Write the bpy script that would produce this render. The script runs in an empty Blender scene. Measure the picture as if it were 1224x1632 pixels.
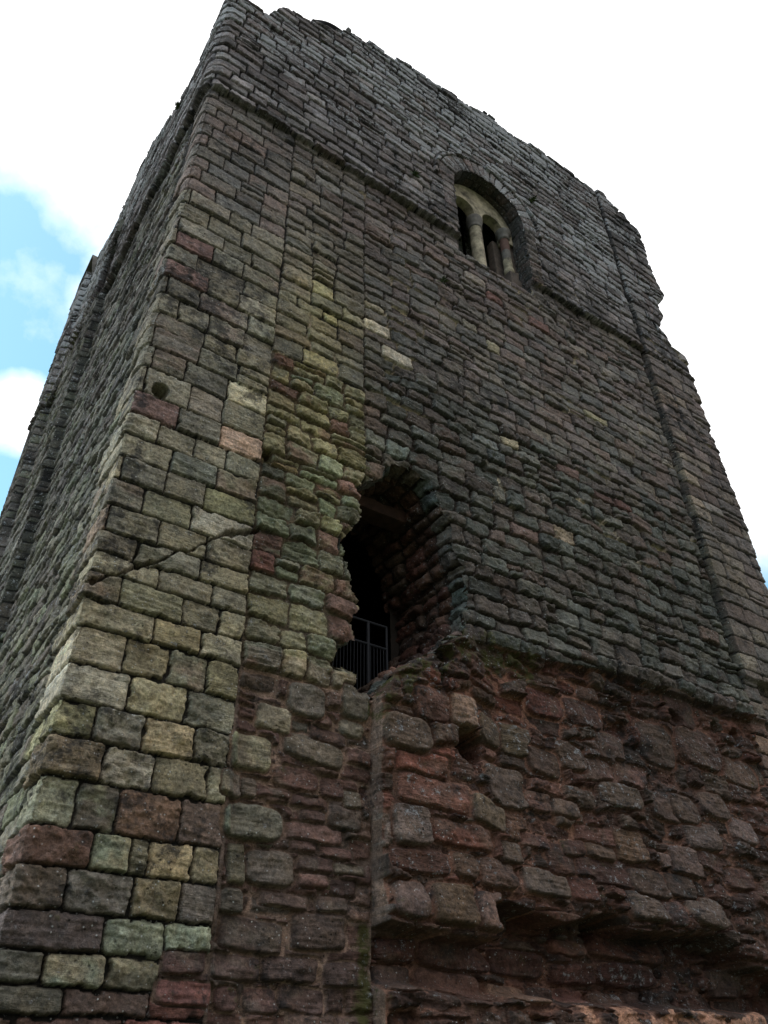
import bpy, math
import numpy as np
from mathutils import Matrix, Vector
# ------------------------------------------------------------------ camera, sky, sun, exposure
sc = bpy.context.scene
CAM = np.array([-1.19027115, -6.08467374, 1.6])
RT = np.array([0.82753415, -0.56125854, -0.01326965])
UP = np.array([-0.32725052, -0.50144239, 0.80091362])
FW = np.array([0.45617357, 0.65844088, 0.59863285])
cd = bpy.data.cameras.new("camera"); cam = bpy.data.objects.new("camera", cd)
sc.collection.objects.link(cam); sc.camera = cam
m = Matrix.Identity(4)
for i in range(3):
    m[i][0] = RT[i]; m[i][1] = UP[i]; m[i][2] = -FW[i]; m[i][3] = CAM[i]
cam.matrix_world = m
cd.sensor_fit = 'HORIZONTAL'; cd.sensor_width = 36.0; cd.lens = 36.0*1274.51/1224.0
cd.clip_start = 0.05; cd.clip_end = 2000

SUN_EL, SUN_AZ = math.radians(56), math.radians(-68)   # azimuth clockwise from +Y
w = bpy.data.worlds.new("World"); sc.world = w; w.use_nodes = True
nt = w.node_tree; nt.nodes.clear()
def N(nt, t, **k):
    n = nt.nodes.new(t)
    for a, b in k.items(): setattr(n, a, b)
    return n
out = N(nt, 'ShaderNodeOutputWorld'); bg = N(nt, 'ShaderNodeBackground'); bg.inputs['Strength'].default_value = 0.1
sky = N(nt, 'ShaderNodeTexSky', sky_type='NISHITA'); sky.sun_disc = False
sky.sun_elevation = SUN_EL; sky.sun_rotation = SUN_AZ; sky.altitude = 60; sky.air_density = 1.0; sky.dust_density = 0.6; sky.ozone_density = 1.6
tc = N(nt, 'ShaderNodeTexCoord')
noi = N(nt, 'ShaderNodeTexNoise'); noi.inputs['Scale'].default_value = 7.5; noi.inputs['Detail'].default_value = 7; noi.inputs['Roughness'].default_value = .55
nt.links.new(tc.outputs['Generated'], noi.inputs['Vector'])
def gap(direction, r0, r1):          # clear patch in the cloud cover round a direction
    d = N(nt, 'ShaderNodeVectorMath', operation='DISTANCE'); d.inputs[1].default_value = direction
    nt.links.new(tc.outputs['Generated'], d.inputs[0])
    mr = N(nt, 'ShaderNodeMapRange'); mr.inputs[1].default_value = r0; mr.inputs[2].default_value = r1
    mr.inputs[3].default_value = 1; mr.inputs[4].default_value = 0
    nt.links.new(d.outputs['Value'], mr.inputs[0]); return mr.outputs[0]
def M(op, a, b=None):
    n = N(nt, 'ShaderNodeMath', operation=op)
    for i, v in enumerate((a, b)):
        if v is None: continue
        if isinstance(v, (int, float)): n.inputs[i].default_value = v
        else: nt.links.new(v, n.inputs[i])
    return n.outputs[0]
g = M('MAXIMUM', gap((-0.030, .745, .668), .15, .27), gap((.80, .385, .46), .0, .11))
g = M('MAXIMUM', g, gap((-.75, -.2, .6), .2, .7))
s_ = M('ADD', g, M('MULTIPLY', M('SUBTRACT', noi.outputs['Fac'], .5), 1.25))
puff = M('ADD', gap((.036, .772, .634), .0, .062), M('MULTIPLY', gap((.088, .655, .750), .01, .06), .6))
s_ = M('SUBTRACT', s_, M('MULTIPLY', puff, 1.0))
cr = N(nt, 'ShaderNodeValToRGB'); cr.color_ramp.elements[0].position = .32; cr.color_ramp.elements[1].position = .88
nt.links.new(s_, cr.inputs[0])
brt = N(nt, 'ShaderNodeMix', data_type='RGBA', blend_type='MULTIPLY'); brt.inputs[0].default_value = 1
nt.links.new(sky.outputs[0], brt.inputs[6]); brt.inputs[7].default_value = (3.0, 3.75, 3.0, 1)
mx = N(nt, 'ShaderNodeMix', data_type='RGBA'); nt.links.new(cr.outputs[0], mx.inputs[0])

dot = N(nt, 'ShaderNodeVectorMath', operation='DOT_PRODUCT'); dot.inputs[1].default_value = (-.10, .45, .88)
nt.links.new(tc.outputs['Generated'], dot.inputs[0])
amb = N(nt, 'ShaderNodeMapRange'); nt.links.new(dot.outputs['Value'], amb.inputs[0])       # unseen sky low behind the viewer dimmed, to deepen contrast on the wall
for i_, v_ in enumerate((-.35, .75, .22, 1.35)): amb.inputs[i_+1].default_value = v_
cl = N(nt, 'ShaderNodeMix', data_type='RGBA', blend_type='MULTIPLY'); cl.inputs[0].default_value = 1
cl.inputs[6].default_value = (13.6, 13.6, 13.8, 1); nt.links.new(amb.outputs[0], cl.inputs[7]); nt.links.new(cl.outputs[2], mx.inputs[6])
nt.links.new(brt.outputs[2], mx.inputs[7])
nt.links.new(mx.outputs[2], bg.inputs['Color']); nt.links.new(bg.outputs[0], out.inputs[0])

sd = bpy.data.lights.new("sun", 'SUN'); sd.energy = .6; sd.angle = math.radians(20); sd.color = (1, .96, .9)
so = bpy.data.objects.new("sun", sd); sc.collection.objects.link(so)
dv = Vector((math.sin(SUN_AZ)*math.cos(SUN_EL), math.cos(SUN_AZ)*math.cos(SUN_EL), math.sin(SUN_EL)))
so.rotation_euler = dv.to_track_quat('Z', 'Y').to_euler()
sc.view_settings.view_transform = 'Standard'; sc.view_settings.look = 'None'
sc.view_settings.exposure = 0.0; sc.view_settings.gamma = 1
sc.render.engine = 'CYCLES'; sc.cycles.max_bounces = 6
ALB = 2.8      # albedo of a stone = its colour under this overcast light times ALB

# ------------------------------------------------------------------ numpy helpers
def lin(c):
    c = np.asarray(c, float)/255.
    return np.where(c <= .04045, c/12.92, ((c+.055)/1.055)**2.4)
def hsh(ix, iy, seed):
    h = (ix.astype(np.int64)*374761393 + iy.astype(np.int64)*668265263 + seed*974634777) & 0xffffffff
    h = ((h ^ (h >> 13))*1274126177) & 0xffffffff
    h = h ^ (h >> 16)
    return (h & 0xffffff)/float(0xffffff)
def vn(x, y, seed=0):
    ix = np.floor(x); iy = np.floor(y); fx = x-ix; fy = y-iy
    fx = fx*fx*(3-2*fx); fy = fy*fy*(3-2*fy)
    a = hsh(ix, iy, seed); b = hsh(ix+1, iy, seed); c = hsh(ix, iy+1, seed); d = hsh(ix+1, iy+1, seed)
    return (a*(1-fx)+b*fx)*(1-fy)+(c*(1-fx)+d*fx)*fy
def fbm(x, y, o=4, seed=0, g=.5):
    t = 0; a = 1; n = 0
    for i in range(o):
        t = t + a*(vn(x*2**i+i*17.3, y*2**i-i*9.1, seed+i)*2-1); n += a; a *= g
    return t/n
def ss(a, b, x):
    t = np.clip((x-a)/(b-a), 0, 1); return t*t*(3-2*t)
def polydist(x, y, P):
    """signed distance, negative inside"""
    P = np.asarray(P, float); d = np.full(x.shape, 1e9); ins = np.zeros(x.shape, bool)
    for i in range(len(P)):
        ax, ay = P[i]; bx, by = P[(i+1) % len(P)]
        ex, ey = bx-ax, by-ay; wx, wy = x-ax, y-ay
        t = np.clip((wx*ex+wy*ey)/(ex*ex+ey*ey+1e-12), 0, 1)
        d = np.minimum(d, (wx-ex*t)**2+(wy-ey*t)**2)
        if ay != by:
            c = ((ay > y) != (by > y)) & (x < ex*(y-ay)/ey+ax)
            ins ^= c
    d = np.sqrt(d); return np.where(ins, -d, d)

rng = np.random.default_rng(7)
def courses(z0, z1, a, b):
    z = [z0]
    while z[-1] < z1-a*.6: z.append(z[-1]+rng.uniform(a, b))
    z = np.array(z); z = z0+(z-z0)*(z1-z0)/(z[-1]-z0); return list(z)
def splits(s0, s1, a, b):
    s = [s0]
    while s[-1] < s1-a*.6: s.append(s[-1]+rng.uniform(a, b))
    s = np.array(s); return list(s0+(s-s0)*(s1-s0)/(s[-1]-s0))[:-1]
SID = [0]
def layout(s, z, s0, s1, zc, sp, split_p=0.0):
    """stone id, distances to its sides and bottom/top, relative coords, half sizes"""
    zc = np.asarray(zc); ci = np.clip(np.searchsorted(zc, z, 'right')-1, 0, len(zc)-2)
    keys = []; ends = []
    for i, r in enumerate(sp):
        for j, v in enumerate(r):
            keys.append(i*1000+v); ends.append(i*1000+(r[j+1] if j+1 < len(r) else s1))
    keys = np.array(keys); ends = np.array(ends)
    k = ci*1000+np.clip(s, s0, s1-1e-5)
    si = np.clip(np.searchsorted(keys, k, 'right')-1, 0, len(keys)-1)
    L = keys[si]-ci*1000; Rr = ends[si]-ci*1000; B = zc[ci]; T = zc[ci+1]
    two = rng.random(len(keys)) < split_p; fr = rng.uniform(.35, .65, len(keys))
    zm = B+(T-B)*fr[si]; lo = z < zm; tw = two[si]
    T2 = np.where(tw & lo, zm, T); B2 = np.where(tw & ~lo, zm, B)
    sid = si*2+(tw & ~lo)
    sid = sid+SID[0]; SID[0] += len(keys)*2
    return sid, s-L, Rr-s, z-B2, T2-z

def desat(c, k):
    c = np.asarray(c, float); g_ = c.mean(); return g_+(c-g_)*k
def P(*cols): return [lin(desat(c, .72)) for c in cols]
PAL = dict(
 Alow=P((92,86,64),(104,92,68),(90,88,82),(82,92,76),(80,62,50),(70,44,38),(64,60,56),(92,82,60)),
 Amid=P((88,84,68),(98,92,74),(84,84,72),(92,76,68),(104,100,86),(78,76,68),(86,82,70)),
 Aup=P((78,74,68),(84,76,70),(74,76,74),(84,70,64),(82,80,72),(70,66,62)),
 B=P((96,92,64),(84,94,74),(100,94,64),(76,78,66),(84,84,66),(88,58,50),(92,90,72)),
 Bup=P((80,76,68),(84,80,68),(74,74,70),(88,82,72),(80,70,66),(70,70,66)),
 Clow=P((64,70,66),(58,62,58),(72,66,60),(62,54,50),(54,60,58),(70,72,66),(66,58,54),(74,58,52)),
 Cup=P((80,72,68),(74,68,66),(84,80,72),(68,70,68),(82,68,62),(76,76,72),(80,70,68)),
 D=P((80,77,80),(70,66,68),(94,94,99),(62,58,59),(78,69,68),(86,88,88),(54,51,52),(72,60,58)),
 E=P((54,42,37),(66,42,35),(52,48,43),(60,58,51),(44,34,31),(74,52,44),(48,46,43),(60,50,44)),
 Fz=P((76,46,38),(62,40,35),(82,56,47),(58,48,42),(66,38,33),(72,42,36)),
 G=P((80,72,68),(88,74,68),(72,70,68),(92,84,72),(84,78,74),(78,66,62)),
 L=P((66,70,60),(70,72,65),(56,60,53),(78,78,72),(54,52,50),(72,80,64),(64,59,57)),
 V=P((78,74,72),(84,76,74),(70,66,66),(84,66,64),(90,86,84)),
 S=P((40,38,36),(46,42,38),(36,36,36),(50,42,40)),  # window reveal stones, darkened in colour to paint the soffit's shade
 R=P((70,42,35),(56,36,30),(82,56,45),(50,36,31),(66,52,44)),
)
MORT = dict(dark=lin((20,19,18)), tan=lin((62,54,44)), pink=lin((70,58,52)), brown=lin((36,30,26)))
# zone: joint half-width, edge rounding, mortar depth, base jitter, tilt(bottom out), bulge, bedding, roughness, palette, mortar, warp, corner radius
ZP = dict(
 A =(.006,.009,.042,.014,.010,.004,.010,.014,'Amid','dark',.014,.022),
 A0=(.007,.012,.044,.018,.012,.007,.013,.024,'Alow','dark',.022,.034),
 Au=(.007,.011,.034,.012,.012,.003,.010,.011,'Aup','dark',.013,.018),
 Bu=(.009,.015,.036,.016,.014,.006,.012,.013,'Bup','dark',.018,.026),
 B =(.012,.016,.044,.024,.020,.009,.020,.024,'B','tan',.032,.042),
 C0=(.014,.010,.056,.024,.012,.004,.013,.022,'Clow','brown',.030,.030),
 C =(.012,.009,.050,.018,.008,.002,.009,.015,'Cup','brown',.022,.022),
 D =(.010,.010,.048,.013,.012,.003,.006,.010,'D','dark',.018,.022),
 E =(.014,.022,.046,.050,.014,.018,.022,.030,'E','pink',.060,.06),
 F =(.015,.020,.032,.026,.010,.008,.022,.014,'Fz','pink',.028,.03),
 G =(.007,.011,.034,.010,.012,.003,.008,.011,'G','dark',.012,.018),
 L =(.008,.014,.030,.016,.016,.004,.012,.014,'L','dark',.022,.028),
 V =(.006,.010,.030,.012,.0,.003,.005,.006,'V','dark',.006,.01),
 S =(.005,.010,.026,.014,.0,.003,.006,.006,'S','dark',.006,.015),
 R =(.014,.030,.045,.040,.02,.025,.020,.026,'R','brown',.03,.05),
)
class Field:
    """stones painted zone after zone over a set of sample points"""
    def __init__(s_, s, z):
        s_.s = s; s_.z = z; n = s.shape
        s_.h = np.zeros(n); s_.col = np.zeros(n+(3,)); s_.t = np.zeros(n); s_.rnd = np.zeros(n); s_.sid = np.zeros(n, int); s_.zn = np.zeros(n, int)
        s_.wx = fbm(s*2.3, z*2.3, 3, 11); s_.wz = fbm(s*1.3+50, z*2.6, 3, 23)
        s_.fx = fbm(s*11, z*11, 4, 31, .65); s_.fz = fbm(s*11+9, z*11, 4, 37, .65)
    def zone(s_, name, mask, s0, s1, zc, sp, split_p=0., straight=False, flip=None, colors=None, wscale=1.):
        j, e, md, bj, tilt, bul, bed, rg, pal, mo, wp, cr_ = ZP[name]
        s, z = (s_.s[mask], s_.z[mask]) if flip is None else flip
        wx, wz, fx, fz = s_.wx[mask], s_.wz[mask], s_.fx[mask], s_.fz[mask]
        k = (.25 if straight else 1.)*wscale
        sw = s+wx*wp*1.6*k+fx*wp*.8; zw = z+wz*wp*1.8*k+fz*wp*.8
        sid, l, r, b, t = layout(sw, zw, s0, s1, zc, sp, split_p)
        n = SID[0]
        R1 = lambda q: hsh(sid.astype(float), np.full(sid.shape, float(q)), 5)
        ox = R1(4)*90; oz = R1(5)*90
        rad = cr_*(.6+.8*R1(1)); w_ = l+r; h_ = b+t
        rad = np.minimum(rad, np.minimum(w_, h_)*.45)
        dx = np.minimum(l, r); dz = np.minimum(b, t)
        ax = np.maximum(rad-dx, 0); az = np.maximum(rad-dz, 0)
        d = np.where((dx < rad) & (dz < rad), rad-np.sqrt(ax*ax+az*az), np.minimum(dx, dz))
        d = d-.022*ss(.18, .6, fbm(s*5.5+ox, z*6+oz, 4, 44, .6))
        jj = j*(.7+.6*R1(2))
        ew = e*(.7+.6*R1(3)); T = np.clip((d-jj)/ew, 0, 1); T = np.sqrt(np.clip(1-(1-T)**2, 0, 1))
        u = (l-r)/w_; v = (b-t)/h_
        rough = fbm(s*9+ox, z*9+oz, 4, 41, .6)
        rid = 1-2*np.abs(fbm(s*4.5+oz, z*7+ox+s*R1(19)*3, 4, 43, .6))
        rough = rough-.9*(rid-.55)*(R1(20) > .35)
        bedn = fbm(s*3+ox, z*(22+26*R1(6))+oz+u*R1(7), 3, 47, .6)
        base = (R1(8)*2-1)*bj
        bigb = R1(9)
        H = base-tilt*(.5+R1(10))*v*.7+bul*(1-u*u)*(1-v*v)*1.3+bed*bedn*(.4+1.4*R1(11))+rg*rough*(.6+R1(12)) + u*(R1(13)-.5)*bj*1.2
        H = np.where(bigb > .965, H-.045*R1(14)*bj/.02, H)
        mh = -md+.008*fbm(s*11, z*11, 3, 53)
        H = mh+(H-mh)*T
        pc = np.array(PAL[pal]); ids = (R1(15)*len(pc)).astype(int) % len(pc)
        c = pc[ids]
        if colors:
            key = colors[0](s, z, sid)
            for q, cv in colors[1]: pass
        br = 1+.46*(R1(16)-.5); hue = (R1(17)-.5)*.08
        c = c*br[:, None]*np.stack([1+hue, np.ones_like(hue), 1-hue], -1)
        var = 1+.55*fbm(s*6+ox, z*8+oz, 5, 59, .65)+.20*bedn*R1(21)
        c = c*np.clip(var, .35, 1.8)[:, None]
        # faint second tone blotching inside a stone
        c2 = pc[(R1(18)*len(pc)).astype(int) % len(pc)]
        bl = ss(-.05, .35, fbm(s*3.2+oz, z*4+ox, 4, 61, .6))*.75
        c = c*(1-bl[:, None])+c2*bl[:, None]
        mc = MORT[mo]*np.clip(1+.35*fbm(s*8, z*8, 3, 67), .4, 1.8)[:, None]
        tm = ss(.04, .55, T)  # joint colour runs onto stone edges: dirt plus painted soft occlusion
        s_.rnd[mask] = R1(22)
        s_.h[mask] = H; s_.t[mask] = tm; s_.sid[mask] = sid
        s_.col[mask] = mc*(1-tm[:, None])+c*tm[:, None]

# ------------------------------------------------------------------ keep dimensions (metres; x along the front, y along the side, z up)
W, DEP, ZS = 10.94, 9.1, 13.74
TOPF = [(-9.3,18.3),(-8.4,18.2),(-8.1,18.3),(-7.8,18.8),(-6.9,18.3),(-6.3,17.95),(-5.3,18.2),(-4.2,18.3),(-3.3,17.6),(-2.4,16.9),(-1.9,16.45),(-1.3,16.25),(-.7,16.5),(-.2,16.75),(0,16.95),(.12,17.0),(.5,17.15),(.62,17.12),(.75,17.22),(.86,17.62),(1.0,17.85),(1.46,17.98),(1.75,18.25),(2.1,18.45),(2.25,18.5),(2.3,18.84),(2.65,18.76),(3.2,18.86),(3.65,18.86),(4.15,19.05),(4.5,19.0),(5.0,19.3),(5.3,19.12),(5.6,19.2),(6.05,19.42),(6.6,19.22),(7.1,19.42),(7.6,19.45),(8.4,19.52),(9.1,19.46),(9.72,19.55),(9.8,19.3),(10.2,19.15),(10.7,19.1),(20,19.1)]
REDGE = [(0,W),(13.7,W),(13.78,10.9),(14.45,10.88),(14.55,10.45),(14.75,10.4),(15.0,10.2),(15.4,10.42),(15.6,10.55),(15.9,10.45),(16.1,10.5),(16.35,10.75),(16.6,10.92),(16.9,10.85),(17.4,10.72),(17.9,10.72),(18.4,10.8),(18.8,10.76),(19.6,10.7)]
DOOR = [(3.11,7.86),(3.1,7.79),(3.0,7.65),(2.85,7.54),(2.71,7.44),(2.66,7.3),(2.71,7.22),(2.73,6.98),(2.58,6.69),(2.5,6.58),(2.49,6.44),(2.56,6.29),(2.6,6.12),(2.61,5.94),(2.69,5.86),(2.7,5.75),(2.6,5.64),(2.63,5.51),(2.65,5.38),(2.46,5.29),(2.46,5.16),(2.44,5.06),(2.69,5.03),(2.67,4.92),(2.69,4.83),(2.9,4.86),(3.05,5.12),(3.31,5.32),(3.5,5.42),(3.72,5.6),(3.9,5.8),(4.14,5.98),(4.12,6.13),(4.24,6.38),(4.14,6.60),(4.22,6.80),(4.08,6.9),(4.02,7.09),(4.06,7.36),(3.92,7.5),(3.81,7.74),(3.75,7.93),(3.6,7.95),(3.36,8.01),(3.18,7.94)]
WC, WSP, WR = 5.55, 15.48, .86       # front window: centre, springing, radius
def archpoly(c, sp, r, sill, n=24):
    P_ = [(c-r, sill), (c-r, sp)]
    for i in range(1, n): a = math.pi*(1-i/n); P_.append((c+r*math.cos(a), sp+r*math.sin(a)))
    return P_+[(c+r, sp), (c+r, sill)]
WIN = archpoly(WC, WSP, WR, 13.48)
LWC, LWS, LWR = -5.42, 16.15, .62    # side window (s = -y)
LWIN = archpoly(LWC, LWS, LWR, 14.0)

# ------------------------------------------------------------------ sample grid
def march(a, b, f):
    v = [a]
    while v[-1] < b: v.append(v[-1]+f(v[-1]))
    v = np.array(v); return a+(v-a)*(b-a)/(v[-1]-a)
Q = 1.0
sf = march(0, W, lambda s: (.0085+.0016*max(0, s-.8) if s < 3 else .0120+.0009*(s-3))*Q)
sl = -march(0, DEP, lambda s: (.0115+.0030*s)*Q)[::-1]
sr = W+np.concatenate([march(0, .6, lambda s: .03)[1:], [1.2, 2.4, 4, 6, 8, DEP]])
S = np.concatenate([sl[:-1], sf, sr])
zz = march(1.75, 19.7, lambda z: (.0092+.0009*(z-1.75))*Q)
Z = np.concatenate([[-.3, .3, .8, 1.2, 1.5, 1.65], zz])
nS, nZ = len(S), len(Z)
s, z = np.meshgrid(S, Z, indexing='xy')     # shape nZ,nS
s = s+0; z = z+0
F_ = Field(s, z)
ff = lambda lo, hi: (s >= lo) & (s <= hi)

# wavy string-course bottom edge
tri = np.abs((((s+.05*fbm(s*1.1, s*0, 2, 70))/.15) % 1)-.5)*2
zs = ZS+.045*tri+.02*fbm(s*3, z*0, 3, 71)
above = z > zs
# ledge over the robbed lower facing
ledge = np.interp(s, [2.8,2.9,3.05,3.3,3.7,4.05,4.5,5.4,5.7,6.8,9.3,9.8,12], [4.83,4.86,5.12,5.34,5.62,5.83,5.86,5.88,5.93,6.04,6.06,6.1,6.1])+.03*fbm(s*2.5, z*.2, 3, 73)
below = (z < ledge) & (s > 2.88)
under = np.interp(s, [2.8,3.4,4.08,4.12,4.6,5.0,5.7,6.0,7.4,7.9,8.6,12], [2.84,2.79,2.79,3.14,3.08,3.0,3.18,3.02,3.1,2.82,2.7,2.6])+.02*fbm(s*6, z*0, 3, 79)

# courses of the big quoins, measured
ACZ = [-.3,.1,.5,.85,1.2,1.55,1.85,2.1,2.26,2.46,2.70,2.97,3.23,3.57,3.86,4.15,4.46,4.78,5.03,5.29,5.51,5.73,6.02,6.31,6.60,6.88,7.15,7.46,7.83,8.15,8.45,8.70,9.02,9.33,9.62,9.94,10.22,10.51,10.83,11.12]
ASP = {6:[-.6,.2,.9], 7:[-.4,.47,1.04], 8:[-.6,.30,.71,1.08], 9:[-.5,.65,1.09], 10:[-.7,.34,.80,1.16], 11:[-.45,.46,.74,.89,1.22],
       12:[-.7,.29,.60,1.08], 13:[-.5,.42,.82,1.27], 14:[-.75,.30,.69,1.12], 15:[-.5,.52,1.01], 16:[-.8,.43,.80,1.15], 17:[-.55,.62,1.05],
       18:[-.8,.28,.85,1.2], 19:[-.5,.59,1.1], 20:[-.7,.35,.95]}
# colours read for single stones of the quoins (s, z of the stone's middle, sRGB)
SPOT = [(.12,3.4,(88,94,80)),(.6,3.4,(84,88,72)),(1.0,3.38,(82,54,42)),(1.35,3.38,(72,54,52)),(.15,3.1,(80,62,50)),(.45,3.1,(72,44,38)),(.8,3.1,(74,72,56)),(1.25,3.08,(92,84,62)),
 (.2,2.83,(66,54,46)),(.6,2.83,(72,68,64)),(.82,2.83,(72,66,54)),(1.0,2.8,(84,74,50)),(1.35,2.8,(74,66,62)),(.1,2.57,(68,64,60)),(.55,2.57,(58,46,46)),(1.0,2.57,(84,94,74)),(1.33,2.57,(92,106,84)),
 (.3,2.36,(66,64,54)),(.9,2.36,(80,76,54)),(1.25,2.36,(62,38,34)),(.15,2.18,(62,58,46)),(.5,2.18,(68,54,42)),(.9,2.18,(66,46,40)),(1.3,2.18,(92,44,38)),(1.2,2.0,(104,44,38)),
 (.15,3.72,(84,70,54)),(.5,3.72,(98,94,88)),(.9,3.72,(84,78,60)),(1.3,3.72,(92,90,74)),(.2,4.0,(92,92,62)),(.75,4.0,(108,94,68)),(1.25,4.0,(76,74,64)),(.2,4.3,(104,102,94)),(.62,4.3,(104,96,72)),(.95,4.3,(104,98,72)),(1.3,4.3,(80,82,74)),
 (.3,4.6,(104,96,80)),(.8,4.6,(88,80,58)),(1.25,4.6,(84,80,56)),(.14,4.9,(76,72,58)),(.5,4.9,(98,92,74)),(1.0,4.9,(98,88,60)),(.3,5.15,(72,68,54)),(.8,5.16,(86,86,66)),(.3,5.6,(84,78,68)),
 (.25,7.3,(88,58,56)),(.6,7.0,(92,88,72)),(.2,7.6,(96,92,76)),(.75,7.65,(98,88,76)),(1.0,7.98,(148,140,110)),(1.0,7.3,(140,104,88)),(.5,6.7,(74,80,72)),(.55,6.15,(84,84,64)),(.9,6.2,(116,114,106)),(1.3,6.45,(96,98,64)),(.3,10.0,(96,62,58)),
 (.35,9.4,(98,64,58)),(1.2,9.0,(94,90,80)),(1.6,9.3,(86,74,60)),(2.0,10.4,(112,108,80)),(2.2,10.0,(116,112,82)),(2.5,10.2,(106,104,84)),(2.0,9.2,(118,112,78)),(2.3,9.0,(112,104,72)),(1.75,8.6,(96,88,60)),
 (3.05,10.3,(150,142,120)),(3.2,9.8,(140,134,116)),(2.9,10.8,(116,108,80)),(1.7,7.9,(98,94,62)),(2.0,7.85,(104,96,66)),(2.3,7.8,(110,102,66)),(1.7,8.2,(92,82,52)),(2.1,8.15,(98,92,60)),(2.55,8.0,(104,100,70)),
 (1.6,6.0,(100,50,42)),(2.6,7.3,(112,68,64)),(2.45,7.55,(98,110,84)),(2.1,7.3,(88,104,80)),(2.3,7.0,(82,98,72)),(1.75,7.2,(104,84,44)),(2.35,6.75,(104,104,64)),(1.8,6.7,(84,96,74)),(1.75,5.5,(92,88,54)),(2.0,6.3,(78,88,66)),
 (7.3,11.0,(120,114,74)),(5.3,9.3,(124,112,80)),(5.2,11.2,(112,108,76)),(4.9,11.6,(98,96,76)),(7.0,9.05,(74,46,42)),(7.6,9.15,(84,46,42)),(6.4,9.3,(80,54,48)),(6.0,8.0,(112,94,72)),(5.4,7.7,(88,62,56)),(6.2,12.6,(96,58,50)),
 (4.9,12.8,(106,98,84)),(4.4,12.2,(98,86,80)),(1.9,13.0,(90,92,86)),(1.65,15.3,(118,116,108)),(5.5,12.7,(104,60,52)),(6.6,12.5,(100,62,54)),(4.6,9.1,(88,100,98)),(3.4,8.2,(70,84,78)),(2.95,8.2,(78,84,76)),
 (9.6,10.4,(120,104,80)),(9.7,10.1,(130,112,88)),(9.3,10.8,(104,96,80)),(9.6,9.7,(112,102,86)),(10.0,10.0,(104,100,92)),(9.75,12.6,(98,78,60)),
 (3.25,4.35,(104,56,46)),(3.2,3.9,(92,54,46)),(3.1,3.45,(76,78,76)),(3.6,3.3,(84,46,36)),(4.6,4.1,(60,62,54)),(5.6,4.1,(72,72,66)),(3.25,2.95,(70,64,62)),(3.65,2.95,(66,56,44)),(4.0,2.95,(72,62,58)),(5.1,2.95,(60,66,64)),(6.4,3.2,(68,68,64)),(7.2,3.3,(62,62,60)),(6.9,3.9,(84,76,74)),
 (2.2,4.35,(56,58,48)),(1.65,4.1,(92,92,62)),(1.8,4.45,(84,88,62)),(1.9,3.3,(66,72,58)),(2.0,2.95,(60,52,46)),(2.4,4.15,(74,70,54)),(1.6,5.2,(88,84,60))]

def rnd(zc, s0, s1, a, b, n=None): return [splits(s0, s1, a, b) for _ in range(len(zc)-1)]
# side face field
L0 = -DEP-.5
zc = courses(-.3, 20, .17, .26); F_.zone('L', ff(L0, 0), L0, .01, zc, rnd(zc, L0, .01, .28, .62), .12)
# front zones
zc = courses(6.6, 20, .17, .25); F_.zone('C', (s > 2.7) & (s < 9.5), 2.75, 9.5, zc, rnd(zc, 2.75, 9.5, .28, .60), .05, wscale=1.1)
zc = courses(5.6, 9.6, .17, .26); mC0 = (s > 2.7) & (s < 9.5) & (z < 9.6)
F_.zone('C0', mC0, 2.75, 9.5, zc, rnd(zc, 2.75, 9.5, .24, .52), .10, wscale=1.2)
zc = courses(4.6, 8.95, .17, .27); F_.zone('B', (s > 1.45) & (s <= 2.78) & (z < 8.95), 1.45, 2.78, zc, rnd(zc, 1.45, 2.78, .24, .46), .12)
zc = courses(8.95, 13.9, .18, .30); F_.zone('Bu', (s > 1.45) & (s <= 2.76) & (z >= 8.95), 1.45, 2.76, zc, rnd(zc, 1.45, 2.76, .28, .52), .06)
zc = courses(-.3, 6.2, .20, .34); F_.zone('E', (s > 2.88) & (z < ledge), 2.88, 14, zc, rnd(zc, 2.88, 14, .22, .56), .25, wscale=1.4)
zc = courses(-.3, 2.45, .2, .27)+courses(2.45, 4.8, .13, .2)[1:]
F_.zone('F', (s > 1.45) & (s <= 2.88) & (z < 4.8), 1.46, 2.88, zc, rnd(zc, 1.46, 2.88, .22, .42), .10)
mA = (s > -.9) & (s <= 1.45)
asp = [ASP.get(i) or splits(-.45-.4*((i*7) % 3)/2, 1.45, .34, .62) for i in range(len(ACZ)-1)]
for r in asp: r[0] = -rng.uniform(.3, .85)
lowA = mA & (z < 4.46)
sA = s.copy()
def quoin(name, mask):
    # left of each course's first stone the side face shows through
    j = ACZ; ci = np.clip(np.searchsorted(np.array(j), z, 'right')-1, 0, len(asp)-1)
    first = np.array([r[0] for r in asp])[ci]
    F_.zone(name, mask & (s > first), -.9, 1.45, j, asp, .02, straight=True)
quoin('A', mA & (z < 11.12)); 
SID_keep = SID[0]
quoin('A0', lowA)
zc = [11.12,11.40,11.68,11.95,12.24,12.52,12.8,13.08,13.33,13.56,13.9]
F_.zone('Au', (s > -.6) & (s <= 1.45) & (z >= 11.12), -.6, 1.45, zc, [[-rng.uniform(.2, .6)]+splits(rng.uniform(.15, .5), 1.45, .3, .6) for _ in range(10)], .03, straight=True)
zc = courses(-.3, 20, .22, .32); F_.zone('G', s > 9.45, 9.45, 30, zc, rnd(zc, 9.45, 30, .34, .62), .06)
zc = courses(ZS, 20, .17, .26); F_.zone('D', above & (s > -DEP-1) & (s <= 9.45), -10, 9.45, zc, rnd(zc, -10, 9.45, .28, .60), .06)
zc = courses(ZS, 20, .22, .3); F_.zone('D', above & (s > 9.45), 9.45, 30, zc, rnd(zc, 9.45, 30, .3, .6), .06)
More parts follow.
